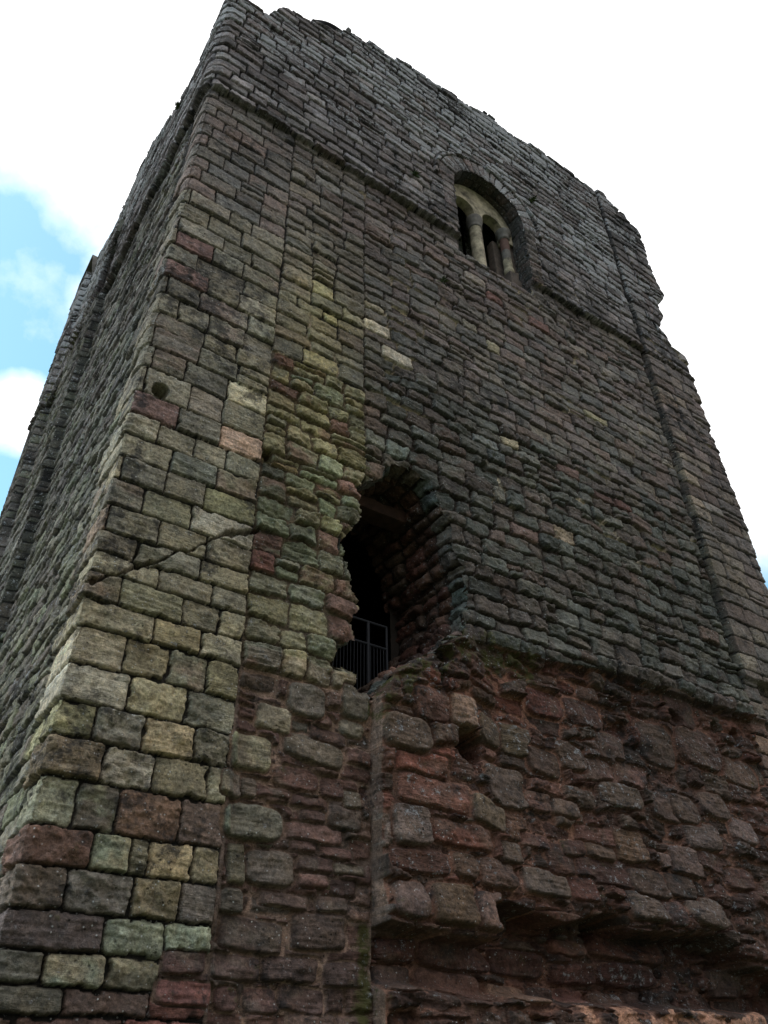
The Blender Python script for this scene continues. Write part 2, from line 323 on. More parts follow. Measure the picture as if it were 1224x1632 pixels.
# arch of the front window
rr = np.hypot(s-WC, z-WSP); an = np.arctan2(z-WSP, s-WC)
mv = (rr < 1.24) & (rr > WR-.1) & (z > WSP) & (abs(s-WC) < 1.3)
F_.zone('V', mv, 0, math.pi*1.04, [0, 1.24, 3], [splits(0, math.pi*1.04, .13, .2), [0]], flip=(an[mv]*1.04, rr[mv]))
for c in (-1, 1):
    mj = (abs(s-(WC+c*(WR+.14))) < .15) & (z <= WSP) & (z > 13.45)
    lo = WC+c*(WR+.14)-.15; zc = courses(13.45, WSP+.02, .15, .2)
    F_.zone('V', mj, lo, lo+.30, zc, [[lo] for _ in range(len(zc)-1)])
# single-stone colours
near = {}
for (a, b, c) in SPOT:
    i = int(np.argmin(abs(Z-b))); j = int(np.argmin(abs(S-a)))
    sid = F_.sid[i, j]; mk = (F_.sid == sid) & (abs(s-a) < 1.2) & (abs(z-b) < .8)
    if not mk.any(): continue
    cur = F_.col[mk]; tm = F_.t[mk][:, None]; mean = cur[F_.t[mk] > .9].mean(0) if (F_.t[mk] > .9).any() else cur.mean(0)
    lum = (cur.sum(1)/max(mean.sum(), 1e-4))[:, None]
    F_.col[mk] = cur*(1-tm)+(lin(desat(c, .60))*np.clip(lum, .5, 1.6))*tm

# single stones of the robbed facing, traced one by one: photo x, y, half width, half height, colour, projection
def pix(px, py):
    d = FW*1274.51+RT*(px-612)-UP*(py-816); k = -CAM[1]/d[1]; p = CAM+k*d; return p[0], p[2]
ST6 = [(70,460,62,66,(76,78,78),.07),(105,270,85,42,(100,58,48),.03),(140,360,110,48,(92,62,53),.0),(235,495,98,42,(82,50,40),.02),(320,420,58,48,(72,74,60),.06),
 (390,330,68,66,(62,62,58),.05),(420,465,40,48,(72,56,43),.01),(95,580,93,38,(64,45,39),.0),(235,590,40,42,(62,52,40),.02),(345,615,64,48,(68,58,52),.02),
 (52,700,54,62,(68,64,64),.08),(188,715,64,68,(66,60,44),.10),(314,740,48,64,(76,66,62),.08),(510,640,74,42,(66,70,68),.05),(825,715,60,48,(68,68,64),.08),
 (915,735,34,44,(68,54,52),.05),(1020,735,60,48,(66,66,62),.08),(960,570,46,50,(70,66,66),.07),(735,205,46,50,(60,50,48),.02),(670,275,70,38,(74,57,54),.0),
 (805,295,50,38,(80,61,56),.0),(760,360,70,42,(66,66,58),.04),(680,490,64,34,(76,54,50),.0),(790,520,48,52,(78,68,52),.02),(500,375,44,32,(82,62,56),.03),
 (580,400,42,30,(72,68,62),.04),(1150,470,44,38,(72,70,72),.03),(1020,490,54,42,(64,64,64),.03),(1145,280,60,42,(66,60,54),.02),(700,600,96,46,(56,39,35),.0),
 (560,560,48,52,(64,46,40),.0),(885,190,58,66,(52,46,42),-.02),(1020,200,70,64,(56,47,43),.02),(960,80,48,46,(48,38,34),-.02),(520,60,58,44,(62,40,36),-.01),
 (650,90,60,42,(54,42,38),.0),(130,80,58,52,(62,44,38),.03),(240,100,44,48,(100,92,80),.05),(55,170,76,56,(62,62,54),.08),(430,180,50,50,(60,62,46),.05),
 (480,505,46,24,(70,50,45),.01),(610,525,40,26,(62,46,42),.02),(695,540,46,24,(74,68,58),.04),(395,545,38,36,(60,60,54),.04),(850,640,60,44,(60,54,50),.03),
 (945,650,44,38,(56,52,50),.02),(1060,575,60,30,(66,50,48),.0),(1140,625,46,34,(64,48,46),.0),(630,660,40,40,(72,44,37),-.02),(1060,390,44,40,(62,58,54),.03),
 (900,390,46,46,(60,54,50),.02),(970,400,42,46,(56,52,48),.03),(600,230,44,44,(58,50,44),.01),(520,250,50,44,(56,50,44),.0),(340,150,40,50,(58,58,46),.03),
 (275,865,142,44,(54,37,34),.04),(505,880,88,42,(52,35,31),.05),(690,915,78,34,(62,41,37),.03),(865,920,94,38,(58,38,36),.02),(62,845,64,40,(58,38,34),.03),
 (60,940,68,46,(58,51,48),.04),(260,955,114,42,(70,53,47),.03),(465,985,74,34,(86,75,63),.05),(590,990,44,40,(56,48,46),.05),(690,990,50,28,(76,51,47),.0),
 (810,1000,50,28,(74,58,54),.0),(1165,950,52,48,(52,46,44),.08),(860,835,112,42,(72,47,38),.10),(660,830,60,28,(80,53,43),.06),(550,760,70,26,(66,42,35),.04),(700,760,40,30,(62,54,46),.05)]
ST5 = [(955,300,74,38,(80,46,39),.0),(1092,335,62,34,(74,44,39),.0),(1010,212,94,42,(72,66,52),.03),(1010,105,64,26,(78,44,38),.0),(1058,165,58,24,(66,43,38),.0),
 (885,345,58,18,(74,45,38),.0),(1000,375,58,18,(72,43,38),.0),(908,402,38,20,(70,42,37),.0),(1010,420,40,20,(66,42,38),.0),(1015,475,88,32,(80,50,45),.0),
 (1112,420,54,46,(58,47,43),.01),(980,515,44,18,(70,44,40),.0),(1085,540,50,20,(72,42,39),.0),(1020,575,54,26,(70,44,40),.0),(1010,628,50,24,(78,46,42),.0),
 (1125,592,50,18,(68,64,52),.0),(1108,650,42,28,(58,39,38),.0),(815,440,94,58,(72,78,64),.05),(870,585,78,58,(66,61,56),.05),(808,215,66,58,(92,94,64),.02),
 (885,105,54,44,(90,90,68),.02),(745,318,36,44,(76,70,60),.02),(805,330,26,36,(72,62,50),.01),(760,570,30,70,(66,68,50),.0),(745,690,36,44,(58,58,50),.01),
 (920,692,74,24,(64,48,44),.0),(1070,705,54,28,(62,47,43),.0),(815,800,100,56,(60,45,41),.01),(1028,790,90,58,(56,43,39),.01),(590,890,66,38,(60,38,36),.0),
 (760,902,82,42,(62,43,41),.0),(940,910,88,42,(64,47,45),.0),(1112,930,66,42,(58,41,39),.0),(590,990,86,42,(86,46,43),.0),(735,1005,42,44,(70,42,41),.0),
 (850,1010,54,44,(82,49,46),.0),(980,1010,72,44,(66,45,43),.0),(1135,370,30,30,(70,66,56),.0),(1130,140,40,26,(82,84,70),.0),(1140,60,44,50,(60,62,52),.02),(985,55,60,50,(64,64,58),.02)]
rst = np.random.default_rng(5)
def overlay(lst, ox_, oy_):
    for (a_, b_, hw, hh_, c_, pj) in lst:
        px_, py_ = ox_+a_/2, oy_+b_/2
        s0_, z0_ = pix(px_, py_)
        sl_ = (1730-py_)/(2924-px_)
        s1_, _z = pix(px_+hw/2, py_+hw/2*sl_); _s, z1_ = pix(px_, py_-hh_/2)
        ra_, rb_ = (s1_-s0_)*.98, (z1_-z0_)*.98
        jj = slice(*np.searchsorted(S, [s0_-1.4*ra_, s0_+1.4*ra_])); ii = slice(*np.searchsorted(Z, [z0_-1.4*rb_, z0_+1.4*rb_]))
        ss_, zz_ = s[ii, jj], z[ii, jj]; q1, q2, q3 = rst.uniform(0, 90, 3); e_ = rst.uniform(3.0, 8); rot = rst.normal()*.05
        du = (ss_-s0_)+(zz_-z0_)*rot+.022*fbm(ss_*4+q1, zz_*4, 4, 301, .6); dv_ = (zz_-z0_)-(ss_-s0_)*rot+.022*fbm(ss_*4, zz_*4+q2, 4, 303, .6)
        q = (abs(du/ra_)**e_+abs(dv_/rb_)**e_)**(1/e_)
        d = (1-q)*min(ra_, rb_); T = np.clip(d/.020, 0, 1); T = np.sqrt(1-(1-T)**2)
        bed = fbm(ss_*2.5+q1, zz_*rst.choice([12., 28., 45.])+q2, 3, 305, .6); rg_ = fbm(ss_*7+q2, zz_*8+q3, 5, 307, .6)
        rd_ = 1-2*np.abs(fbm(ss_*4+q3, zz_*5+q1, 4, 308, .6))
        H = pj*.55+.008+.006*np.clip(1-q*q, 0, 1)+.013*bed+.020*rg_-.022*(rd_-.6)+rst.normal()*.006-.02*dv_/rb_
        mh = -.032+.012*fbm(ss_*9, zz_*9, 3, 309)
        use = q < 1.14; Hn = mh+(H-mh)*T
        v_ = np.clip(1+.55*fbm(ss_*6+q3, zz_*8+q1, 5, 311, .65)+.25*bed, .35, 1.8)*rst.uniform(.9, 1.12)
        tint = rst.uniform(.6, 1.1); c0 = lin(desat(c_, .74)); c1 = lin(desat((62, 60, 54), 1)); bl = (ss(.0, .4, fbm(ss_*3+q2, zz_*4+q3, 4, 313, .6))*.6)[..., None]
        cc_ = (c0*(1-bl)+c1*bl)*v_[..., None]
        mc_ = MORT['pink']*np.clip(1+.4*fbm(ss_*8, zz_*8, 4, 315), .4, 1.8)[..., None]; tm = ss(0, .45, T)
        F_.h[ii, jj][use] = Hn[use]; F_.t[ii, jj][use] = tm[use]; F_.rnd[ii, jj][use] = rst.uniform(0, 1)
        F_.col[ii, jj][use] = (mc_*(1-tm[..., None])+cc_*tm[..., None])[use]
overlay(ST6, 612, 1088); overlay(ST5, 0, 1088)
# weathering, plus some painted light and shade, over many stones: yellow-green round the doorway's left, brown-purple higher up
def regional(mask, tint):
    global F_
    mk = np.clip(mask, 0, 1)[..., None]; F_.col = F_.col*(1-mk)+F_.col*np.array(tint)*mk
regional((np.exp(-((s-2.2)/1.15)**2-((z-7.4)/1.9)**2)+.5*np.exp(-((s-2.1)/.8)**2-((z-10)/.9)**2))*(.75+.5*fbm(s*1.5, z*1.5, 3, 321)), (1.16, 1.14, .92))
regional(ss(9.5, 13, z)*.8, (.93, .88, .92))
regional(ss(.1, .6, fbm(s*.7, z*.45, 4, 323, .6)+.15)*.8, (.68, .66, .66))
regional((abs(s+4.5) < .05)*(z < 13.7)*1., (.5, .5, .46))  # near flank of the side pilaster, its shade painted into the colour
regional((s < -.012)*(s > -.9)*ss(6, 5, z)*ss(-.2, .2, fbm(s*0+2, z*2.2, 3, 325))*.9, (1.45, 1.5, 1.6))  # side of the quoins painted paler: clean stone and skylight on that face
regional((abs(s-9.44) < .05)*(z > 6.5)*.9, (.5, .52, .48))  # right pilaster's flank: painted corner shade with some damp
regional(np.exp(-((s-.5)/3.0)**2)*ss(13.6, 14.5, z)*.8, (1.10, 1.11, 1.16))
regional(ss(3.2, 6.5, s)*ss(8.6, 6.0, z)*.9, (.80, .80, .82))
regional((s > 2.9)*(z < ledge)*1., (1.02, .78, .70))
regional(ss(9.3, 10.2, s)*.6, (.85, .83, .86))
def unify(mask, tone, k):
    lum_ = (F_.col@np.array([.3, .5, .2]))[..., None]; k_ = (np.clip(mask, 0, 1)*k)[..., None]
    F_.col = F_.col*(1-k_)+lum_*np.array(tone)*k_
unify(ss(10, 7, z)*((s < 2.9) | (z > 6)), (1.08, 1.0, .84), .24)
unify(ss(7, 10, z)*1., (1.06, .97, .95), .22)
unify((s >= 1.5)*(z <= 5), (1.35, .94, .80), .30)
regional(ss(16.9, 18.3, z+.5*fbm(s*.9, z*.9, 3, 331))*ss(1.5, 3.5, s)*ss(-.25, .25, fbm(s*1.4, z*1.0, 4, 333, .6))*.85, (.36, .36, .38))
regional(ss(.05, .35, fbm(s*2.2+3, z*.5, 4, 335, .6))*ss(13.8, 15.5, z)*.6, (.5, .5, .5))
pale = (F_.rnd > .80)*ss(14, 16, z)*.6*F_.t
regional(pale, (1.9, 1.95, 2.05))
regional((s > 1.5)*(z < ledge)*(1-F_.t)*ss(-.25, .15, fbm(s*1.3, z*1.3, 4, 337))*.95, (1.9, 1.85, 1.8))
regional((s < 0)*ss(12, 15, z)*.8, (.66, .66, .70))
regional((s < 0)*ss(11, 6, z)*1., (1.22, 1.24, 1.26))
regional(np.exp(-((s-2.1)/.62)**2-((z-9.9)/1.5)**2)*1., (1.42, 1.40, 1.10))
regional((s < 1.45)*ss(8, 4.5, z)*ss(2.2, 3.6, z)*1., (1.22, 1.18, 1.05))
unify(ss(12.5, 14, z), (1.04, .98, .99), .30)

# ------------------------------------------------------------------ large relief
h = F_.h
big = np.zeros_like(h)
pr = ss(9.44, 9.47, s)*(s < 20)
big += .08*pr*ss(6.62, 6.70, z+.05*fbm(s*5, z*5, 2, 83))*np.where(z > zs, .25, 1)
big -= .10*np.exp(-((s-9.41-.02*fbm(s*0, z*2, 2, 84))/.042)**2)*(z > 6.9)*(s < 20)+.10*ss(9.80, 9.83, s)*(z < 6.7)
big += .075*ss(0, .02, z-zs)+.035*np.exp(-((z-zs-.03)/.06)**2)*(z > zs)
for a, b, o, zt in ((-6.25,-4.5,.14,13.78), (-9.3,-8.1,.13,30)):     # pilasters of the side face
    big += o*ss(a-.02, a+.0, s)*ss(-b-.012, -b+.012, -s)*(z < zt)
big += np.where(s < -8.1, .05*(z < ZS-.1), 0)
big += -.05*ss(1.47, 1.52, s)*(s <= 2.88)*(1-ss(4.5, 4.9, z))
rec = (s > 2.88)
stub = ss(0, .05, ledge-z)*rec
big += stub*(.13*(1-ss(3.9, 4.6, s))-.085*ss(3.9, 4.6, s)+.10*ss(5.6, 3.2, z)*ss(3.9, 4.6, s))
und = rec*ss(-.01, .03, under-z)*ss(2.32, 2.45, z+.05*fbm(s*3, z*3, 2, 89))
big -= und*(.40+.14*fbm(s*2.2, z*4, 3, 97))*(.75+.25*ss(3.6, 4.2, s))
big += rec*(.05*fbm(s*1.1, z*1.1, 3, 101)+.025*fbm(s*2.8, z*3.2, 2, 103))*ss(0, .3, ledge-z)
big += .02*fbm(s*.8, z*.8, 3, 107)*ss(1.5, 3, abs(s))
big += .05*ss(.0, .06, -(z-3.05))*0
# overhang band at the bottom of the upper facing
big += .06*np.exp(-((z-ledge-.12)/.10)**2)*(s > 4.3)*(s < 9.45)
big += rec*.06*np.exp(-((z-under-.14)/.13)**2)
big -= .035*ss(.30, .6, fbm(s*1.9, z*2.6, 4, 163, .6))*(s > 1.4)*(z < zs)
# crack in the quoins
cz = np.interp(s, [-.2,.1,.46,.81,1.15,1.5,1.7], [5.15,5.21,5.53,5.76,6.11,6.28,6.3])+.06*fbm(s*7, z*0, 5, 109, .6)
cw = (.008+.030*vn(s*5, z*0, 111)**1.5)*(.4+1.3*vn(s*28, z*6, 112))
ck = (1-ss(cw*.4, cw*1.4, abs(z-cz)))*(s > -.1)*(s < 1.52)
big -= .085*ck
big += .022*ss(0, .02, cz-z)*ss(.35, .0, cz-z)*(s > -.05)*(s < 1.45)
F_.col *= (1-.6*ck)[..., None]
big -= .06*ss(.28, .05, np.hypot((s-.45)*1.0, (z-5.55)*1.6))*(.5+vn(s*9, z*9, 113))
# worn corner arris
big -= .012*np.exp(-(s/.025)**2)*(.4+1.2*vn(s*2, z*3.1, 117))
big -= .045*np.exp(-(s/.06)**2)*ss(.45, .85, vn(s*0+3, z*.9, 119))*ss(4, 5.5, z)
# holes
def hole(a, b, ra, rb, dep, sq=2.):
    global big
    q = (abs((s-a)/ra)**sq+abs((z-b)/rb)**sq)**(1/sq)+.18*fbm(s*12, z*12, 3, 121)
    big -= dep*(1-ss(.85, 1.05, q))
hole(.25, 7.57, .085, .085, .30, 3); hole(4.02, 4.55, .20, .18, .75, 3); hole(1.53, 7.28, .07, .10, .16); hole(4.72, 8.62, .07, .09, .12)
hole(5.55, 6.62, .10, .06, .12); hole(6.9, 6.75, .14, .06, .10); hole(3.72, 5.48, .16, .09, .22, 2); hole(8.6, 5.75, .12, .10, .15); hole(9.0, 5.7, .10, .12, .12); hole(7.7, 8.2, .10, .05, .10); hole(7.7, 5.7, .2, .12, .10)
hole(4.15, 2.96, .12, .14, .16); hole(5.75, 3.06, .14, .10, .18)
# openings: rounded lips
bb = (s > 1.8) & (s < 5) & (z > 4.3) & (z < 8.6)
dd = np.full_like(h, 9.); dd[bb] = polydist(s[bb], z[bb], DOOR)+.03*fbm(s[bb]*7, z[bb]*7, 3, 127)
bw = (s > 4.3) & (s < 6.9) & (z > 13) & (z < 16.8)
dw = np.full_like(h, 9.); dw[bw] = polydist(s[bw], z[bw], WIN)
bl = (s > -6.6) & (s < -4.3) & (z > 13.6) & (z < 17.2)
dl = np.full_like(h, 9.); dl[bl] = polydist(s[bl], z[bl], LWIN)
big -= .04*(1-ss(0, .07, dd))+.015*(1-ss(0, .025, dw))
# hood over the window and order round the side window
hood = (abs(rr-1.29) < .045) & (z > WSP-.12) & (abs(s-WC) < 1.4)
big += .05*hood; big -= .05*((rr > 1.32) & (rr < 1.36) & (z > WSP))
big -= .12*(dl < .18)*(dl > 0)
big += .02*mv*(dw > 0)
F_.col[hood] *= .9
hh = h+big
# ragged window jamb (billets)
jr = (s > WC+WR) & (s < WC+WR+.28) & (z < WSP) & (z > 13.5)
hh += np.where(jr, .045*np.abs(np.sin(z/.19*math.pi))-.03, 0)

# weathering masks ---- R lichen, G moss, B damp grime
lich = .05+.62*ss(12.6, 18.0, z)+.12*ss(8, 5.2, z)*(s > 2.8)+.15*(s < 0)
lich = lich*(.35+1.3*F_.rnd)*(.5+1.0*vn(s*.8, z*.8, 131))+.30*fbm(s*1.1, z*1.6, 3, 133)*(z > 13)
lich = np.clip(lich, 0, 1.1)*np.clip(F_.t, 0, 1)
lime = ss(.08, .35, fbm(s*1.2+7, z*1.2, 3, 135)+.22*np.exp(-((s-3.6)/1.0)**2-((z-11)/2.5)**2)-.10)*(1-F_.t)*ss(.05, .3, fbm(s*5, z*5, 3, 136)+.1)*(s > 1.5)*(z > 8)*(z < 14.5)
F_.col = F_.col*(1-lime[..., None])+lin((128,120,106))*lime[..., None]
moss = np.clip(.55*np.exp(-((z-ledge+.12)/.28)**2)*(s > 2.8)*(s < 5.2)+.9*np.exp(-((s-2.80)/.10)**2)*(z < 4.6)*(z > 2)*ss(.0, .4, fbm(s*2, z*1.6, 3, 138)+.05)+.35*ss(.25, .6, fbm(s*1.1, z*.8, 3, 137))*(s > 1.2)*(s < 3.2)*(z < 8)+.4*(s < -.6)*ss(.1, .5, fbm(s*.8, z*.4, 3, 139)), 0, 1)
grime = np.clip(.35*(s < 1.45)*ss(.0, .4, fbm(s*1.3, z*1.1, 4, 140))+.5*ss(.1, .6, fbm(s*1.6, z*.35, 4, 141))*(z > 13.8)+.9*ss(.0, .5, fbm(s*.9+4, z*.5, 4, 143)+.25)*ss(17.0, 19.2, z)+.45*ss(.2, .6, fbm(s*.6, z*.5, 4, 149)), 0, 1)
# plaster left at the foot of the wall
pla = (z < 2.33+.12*fbm(s*5, z*5, 4, 151))*(((s > 5.1) & (s < 5.85+.3*vn(z*5,s*0,3)))|((s > 6.05) & (s < 7.9)))*(fbm(s*3.5, z*3.5, 4, 153) > -.22)
plf = pla.astype(float)[..., None]
F_.col = F_.col*(1-plf)+lin((120,92,78))*(1+.25*fbm(s*6, z*6, 3, 157))[..., None]*plf
hh = np.where(pla, hh*.45+.012*fbm(s*9, z*9, 4, 158), hh)

# ------------------------------------------------------------------ to 3D
edge = np.interp(z, *zip(*REDGE))+.02*fbm(s*0, z*6, 2, 159)
xs = np.where(s > 0, s-(W-edge)*ss(9.9, W, s), s)
rc = .012
a = ss(-rc, rc, s)*math.pi/2
nx, ny = -np.cos(a), -np.sin(a)
ed = edge
bx = np.where(s <= W, np.maximum(xs, 0), ed); by = np.where(s > W, s-W, np.maximum(-s, 0))
a2 = ss(W-rc, W+rc, s)*math.pi/2
nx = np.where(s > 5, np.sin(a2), nx); ny = np.where(s > 5, -np.cos(a2), ny)
PX = bx+nx*hh; PY = by+ny*hh; PZ = z+.004*fbm(s*5, z*5, 2, 161)
top = np.interp(S, *zip(*TOPF))
VX = np.stack([PX, PY, PZ], -1)
F_.col = F_.col*np.array([1.03, 1.0, .98])
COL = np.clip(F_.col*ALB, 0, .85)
AUX = np.stack([lich, moss, grime], -1)

# ------------------------------------------------------------------ materials
def masonry(name, bump=1.0, spec=.3):
    m_ = bpy.data.materials.new(name); m_.use_nodes = True; t = m_.node_tree; t.nodes.clear()
    o = N(t, 'ShaderNodeOutputMaterial'); b = N(t, 'ShaderNodeBsdfPrincipled'); t.links.new(b.outputs[0], o.inputs[0])
    b.inputs['Roughness'].default_value = .82; b.inputs['Specular IOR Level'].default_value = spec
    ca = N(t, 'ShaderNodeAttribute', attribute_name='col'); ax = N(t, 'ShaderNodeAttribute', attribute_name='aux')
    sp = N(t, 'ShaderNodeSeparateColor'); t.links.new(ax.outputs['Color'], sp.inputs[0])
    tcn = N(t, 'ShaderNodeTexCoord'); mp = N(t, 'ShaderNodeMapping'); t.links.new(tcn.outputs['Object'], mp.inputs[0])
    def noise(scale, det=6, ro=.6, vec=None):
        n = N(t, 'ShaderNodeTexNoise'); n.inputs['Scale'].default_value = scale; n.inputs['Detail'].default_value = det; n.inputs['Roughness'].default_value = ro
        t.links.new(vec or tcn.outputs['Object'], n.inputs['Vector']); return n.outputs['Fac']
    def mr(v, a_, b_, c_, d_):
        n = N(t, 'ShaderNodeMapRange'); t.links.new(v, n.inputs[0])
        for i, q in enumerate((a_, b_, c_, d_)): n.inputs[i+1].default_value = q
        return n.outputs[0]
    def ma(op, a_, b_):
        n = N(t, 'ShaderNodeMath', operation=op)
        for i, v in enumerate((a_, b_)):
            if isinstance(v, (int, float)): n.inputs[i].default_value = v
            else: t.links.new(v, n.inputs[i])
        return n.outputs[0]
    def mixc(f, a_, b_, mode='MIX'):
        n = N(t, 'ShaderNodeMix', data_type='RGBA', blend_type=mode)
        for i, v in ((0, f), (6, a_), (7, b_)):
            if isinstance(v, (int, float)): n.inputs[i].default_value = v
            elif isinstance(v, tuple): n.inputs[i].default_value = v
            else: t.links.new(v, n.inputs[i])
        return n.outputs[2]
    med = noise(15, 7, .7); fine = noise(38, 8, .7); grain = noise(150, 4, .7); mid = noise(9, 6, .65)
    c = mixc(1., ca.outputs['Color'], mr(fine, .3, .7, .48, 1.5), 'MULTIPLY')
    c = mixc(1., c, mr(grain, .3, .7, .6, 1.42), 'MULTIPLY')
    c = mixc(1., c, mr(med, .3, .7, .58, 1.42), 'MULTIPLY')
    c = mixc(mr(noise(6, 7, .7), .42, .66, 0, .38), c, mixc(1., c, (1.22, 1.02, .74, 1), 'MULTIPLY'))
    # black crust
    cru = mr(ma('ADD', noise(4.5, 9, .74), ma('MULTIPLY', sp.outputs[2], .25)), .55, .66, 0, .8)
    c = mixc(cru, c, (.020, .020, .021, 1))
    # moss and algae
    mo = mr(ma('ADD', noise(7, 8, .7), ma('MULTIPLY', sp.outputs[1], .32)), .62, .74, 0, .85)
    c = mixc(mo, c, mixc(mid, (.05, .062, .02, 1), (.11, .10, .022, 1)))
    # grey-white lichen in crusty spots
    vo = N(t, 'ShaderNodeTexVoronoi'); vo.inputs['Scale'].default_value = 19; vo.inputs['Randomness'].default_value = 1
    t.links.new(tcn.outputs['Object'], vo.inputs['Vector'])
    li = ma('ADD', ma('MULTIPLY', noise(13, 8, .78), 1.), ma('MULTIPLY', sp.outputs[0], .24))
    lf = mr(li, .62, .69, 0, .8)
    c = mixc(lf, c, mixc(fine, (.22, .23, .24, 1), (.62, .63, .66, 1)))
    # pale single specks (quartz pebbles, droppings)
    spk = ma('MULTIPLY', mr(vo.outputs['Distance'], .09, .15, 1, 0), mr(noise(3.1, 4, .6), .44, .54, 0, 1))
    c = mixc(ma('MULTIPLY', spk, .75), c, (.62, .62, .60, 1))
    # pits
    v2 = N(t, 'ShaderNodeTexVoronoi'); v2.inputs['Scale'].default_value = 17; t.links.new(tcn.outputs['Object'], v2.inputs['Vector'])
    pit = ma('MULTIPLY', mr(v2.outputs['Distance'], .05, .20, 1, 0), mr(noise(2.2, 3, .5), .48, .58, 0, 1))
    c = mixc(ma('MULTIPLY', pit, .7), c, (.012, .011, .010, 1))
    t.links.new(c, b.inputs['Base Color'])
    # relief finer than the mesh
    mp.inputs['Scale'].default_value = (1, 1, 6)
    bedf = noise(9, 5, .65, mp.outputs[0])
    hgt = ma('ADD', ma('MULTIPLY', fine, .9), ma('MULTIPLY', grain, .25)); hgt = ma('ADD', hgt, ma('MULTIPLY', bedf, ma('MULTIPLY', mr(ca.outputs['Alpha'], .3, .9, .1, 1.), 1.6))); hgt = ma('ADD', hgt, ma('MULTIPLY', med, 1.3))
    hgt = ma('SUBTRACT', hgt, ma('MULTIPLY', pit, .8)); hgt = ma('ADD', hgt, ma('MULTIPLY', lf, .2))
    bu = N(t, 'ShaderNodeBump'); bu.inputs['Strength'].default_value = .9*bump; bu.inputs['Distance'].default_value = .026
    t.links.new(hgt, bu.inputs['Height']); t.links.new(bu.outputs[0], b.inputs['Normal'])
    return m_
MS = masonry('sandstone_masonry')
def simple(name, col, rough=.8, metal=0, scale=12, var=.4, bump=.3):
    m_ = bpy.data.materials.new(name); m_.use_nodes = True; t = m_.node_tree; b = t.nodes['Principled BSDF']
    b.inputs['Roughness'].default_value = rough; b.inputs['Metallic'].default_value = metal
    n = N(t, 'ShaderNodeTexNoise'); n.inputs['Scale'].default_value = scale; n.inputs['Detail'].default_value = 8; n.inputs['Roughness'].default_value = .65
    tcn = N(t, 'ShaderNodeTexCoord'); t.links.new(tcn.outputs['Object'], n.inputs['Vector'])
    r = N(t, 'ShaderNodeValToRGB'); r.color_ramp.elements[0].position = .3; r.color_ramp.elements[1].position = .72
    c = np.array(col); r.color_ramp.elements[0].color = (*(c*(1-var)), 1); r.color_ramp.elements[1].color = (*(c*(1+var)), 1)
    t.links.new(n.outputs['Fac'], r.inputs[0]); t.links.new(r.outputs[0], b.inputs['Base Color'])
    bu = N(t, 'ShaderNodeBump'); bu.inputs['Strength'].default_value = bump; bu.inputs['Distance'].default_value = .02
    t.links.new(n.outputs['Fac'], bu.inputs['Height']); t.links.new(bu.outputs[0], b.inputs['Normal'])
    return m_
M_CREAM = simple('cream_limestone', (.38, .33, .235), .85, 0, 6, .8, 1.2)
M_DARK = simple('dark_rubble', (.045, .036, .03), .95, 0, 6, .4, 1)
M_RED = simple('red_sandstone', (.14, .075, .058), .85, 0, 8, .45, .8)
M_GREY = simple('grey_sandstone', (.17, .155, .14), .85, 0, 8, .45, .8)
M_DRED = simple('dark_red_sandstone', (.075, .038, .028), .9, 0, 6, .6, 1)
M_UMBER = simple('umber_sandstone', (.10, .075, .06), .9, 0, 7, .5, 1)
M_IRON = simple('blue_grey_painted_iron', (.016, .019, .026), .7, .2, 30, .2, .1)
M_LEAD = simple('dull_lead', (.07, .07, .075), .5, .6, 20, .3, .2)
M_GRASS = simple('mown_grass', (.045, .06, .022), .95, 0, 3, .5, .6)
M_LEAF = simple('green_leaves', (.06, .085, .025), .7, 0, 14, .5, .1)
M_MOSS = simple('olive_moss', (.05, .055, .018), .95, 0, 30, .5, .8)

# ------------------------------------------------------------------ mesh helpers
def link(o, parent=None):
    sc.collection.objects.link(o)
    if parent is not None: o.parent = parent
    return o
def mesh_np(name, V, Fq, mat, parent=None, col=None, aux=None, smooth=True, alpha=None):
    me = bpy.data.meshes.new(name); V = np.ascontiguousarray(V, np.float32); Fq = np.ascontiguousarray(Fq, np.int32)
    me.vertices.add(len(V)); me.vertices.foreach_set('co', V.ravel())
    n = Fq.shape[1]; me.loops.add(Fq.size); me.loops.foreach_set('vertex_index', Fq.ravel())
    me.polygons.add(len(Fq)); me.polygons.foreach_set('loop_start', np.arange(0, Fq.size, n, dtype=np.int32))
    me.polygons.foreach_set('loop_total', np.full(len(Fq), n, np.int32))
    me.polygons.foreach_set('use_smooth', np.full(len(Fq), smooth, bool))
    for nm, arr in (('col', col), ('aux', aux)):
        if arr is not None:
            at = me.attributes.new(nm, 'FLOAT_COLOR', 'POINT')
            al = np.full((len(arr), 1), .4) if (alpha is None or nm == 'aux') else alpha.reshape(-1, 1)
            at.data.foreach_set('color', np.concatenate([arr, al], 1).astype(np.float32).ravel())
    me.materials.append(mat); me.update(calc_edges=True); me.validate()
    return link(bpy.data.objects.new(name, me), parent)
def pick(name, mask, parent, V=VX, C_=COL, A_=AUX, flip=False, label=None):
    """quads of the grid whose lower-left cell is in mask"""
    iz, js = np.nonzero(mask); n = V.shape[1]
    q = np.stack([iz*n+js, iz*n+js+1, (iz+1)*n+js+1, (iz+1)*n+js], 1)
    if flip: q = q[:, ::-1]
    u, inv = np.unique(q, return_inverse=True); inv = inv.reshape(q.shape)
    o = mesh_np(name, V.reshape(-1, 3)[u], inv, MS, parent, C_.reshape(-1, 3)[u], A_.reshape(-1, 3)[u], alpha=F_.rnd.ravel()[u] if V is VX else None)
    if label: o['label'] = label
    return o
def raw(name, vs, fs, mat, parent=None, smooth=False):
    me = bpy.data.meshes.new(name); me.from_pydata([tuple(v) for v in vs], [], fs); me.materials.append(mat)
    if smooth: me.polygons.foreach_set('use_smooth', np.ones(len(fs), bool))
    me.update(); return link(bpy.data.objects.new(name, me), parent)

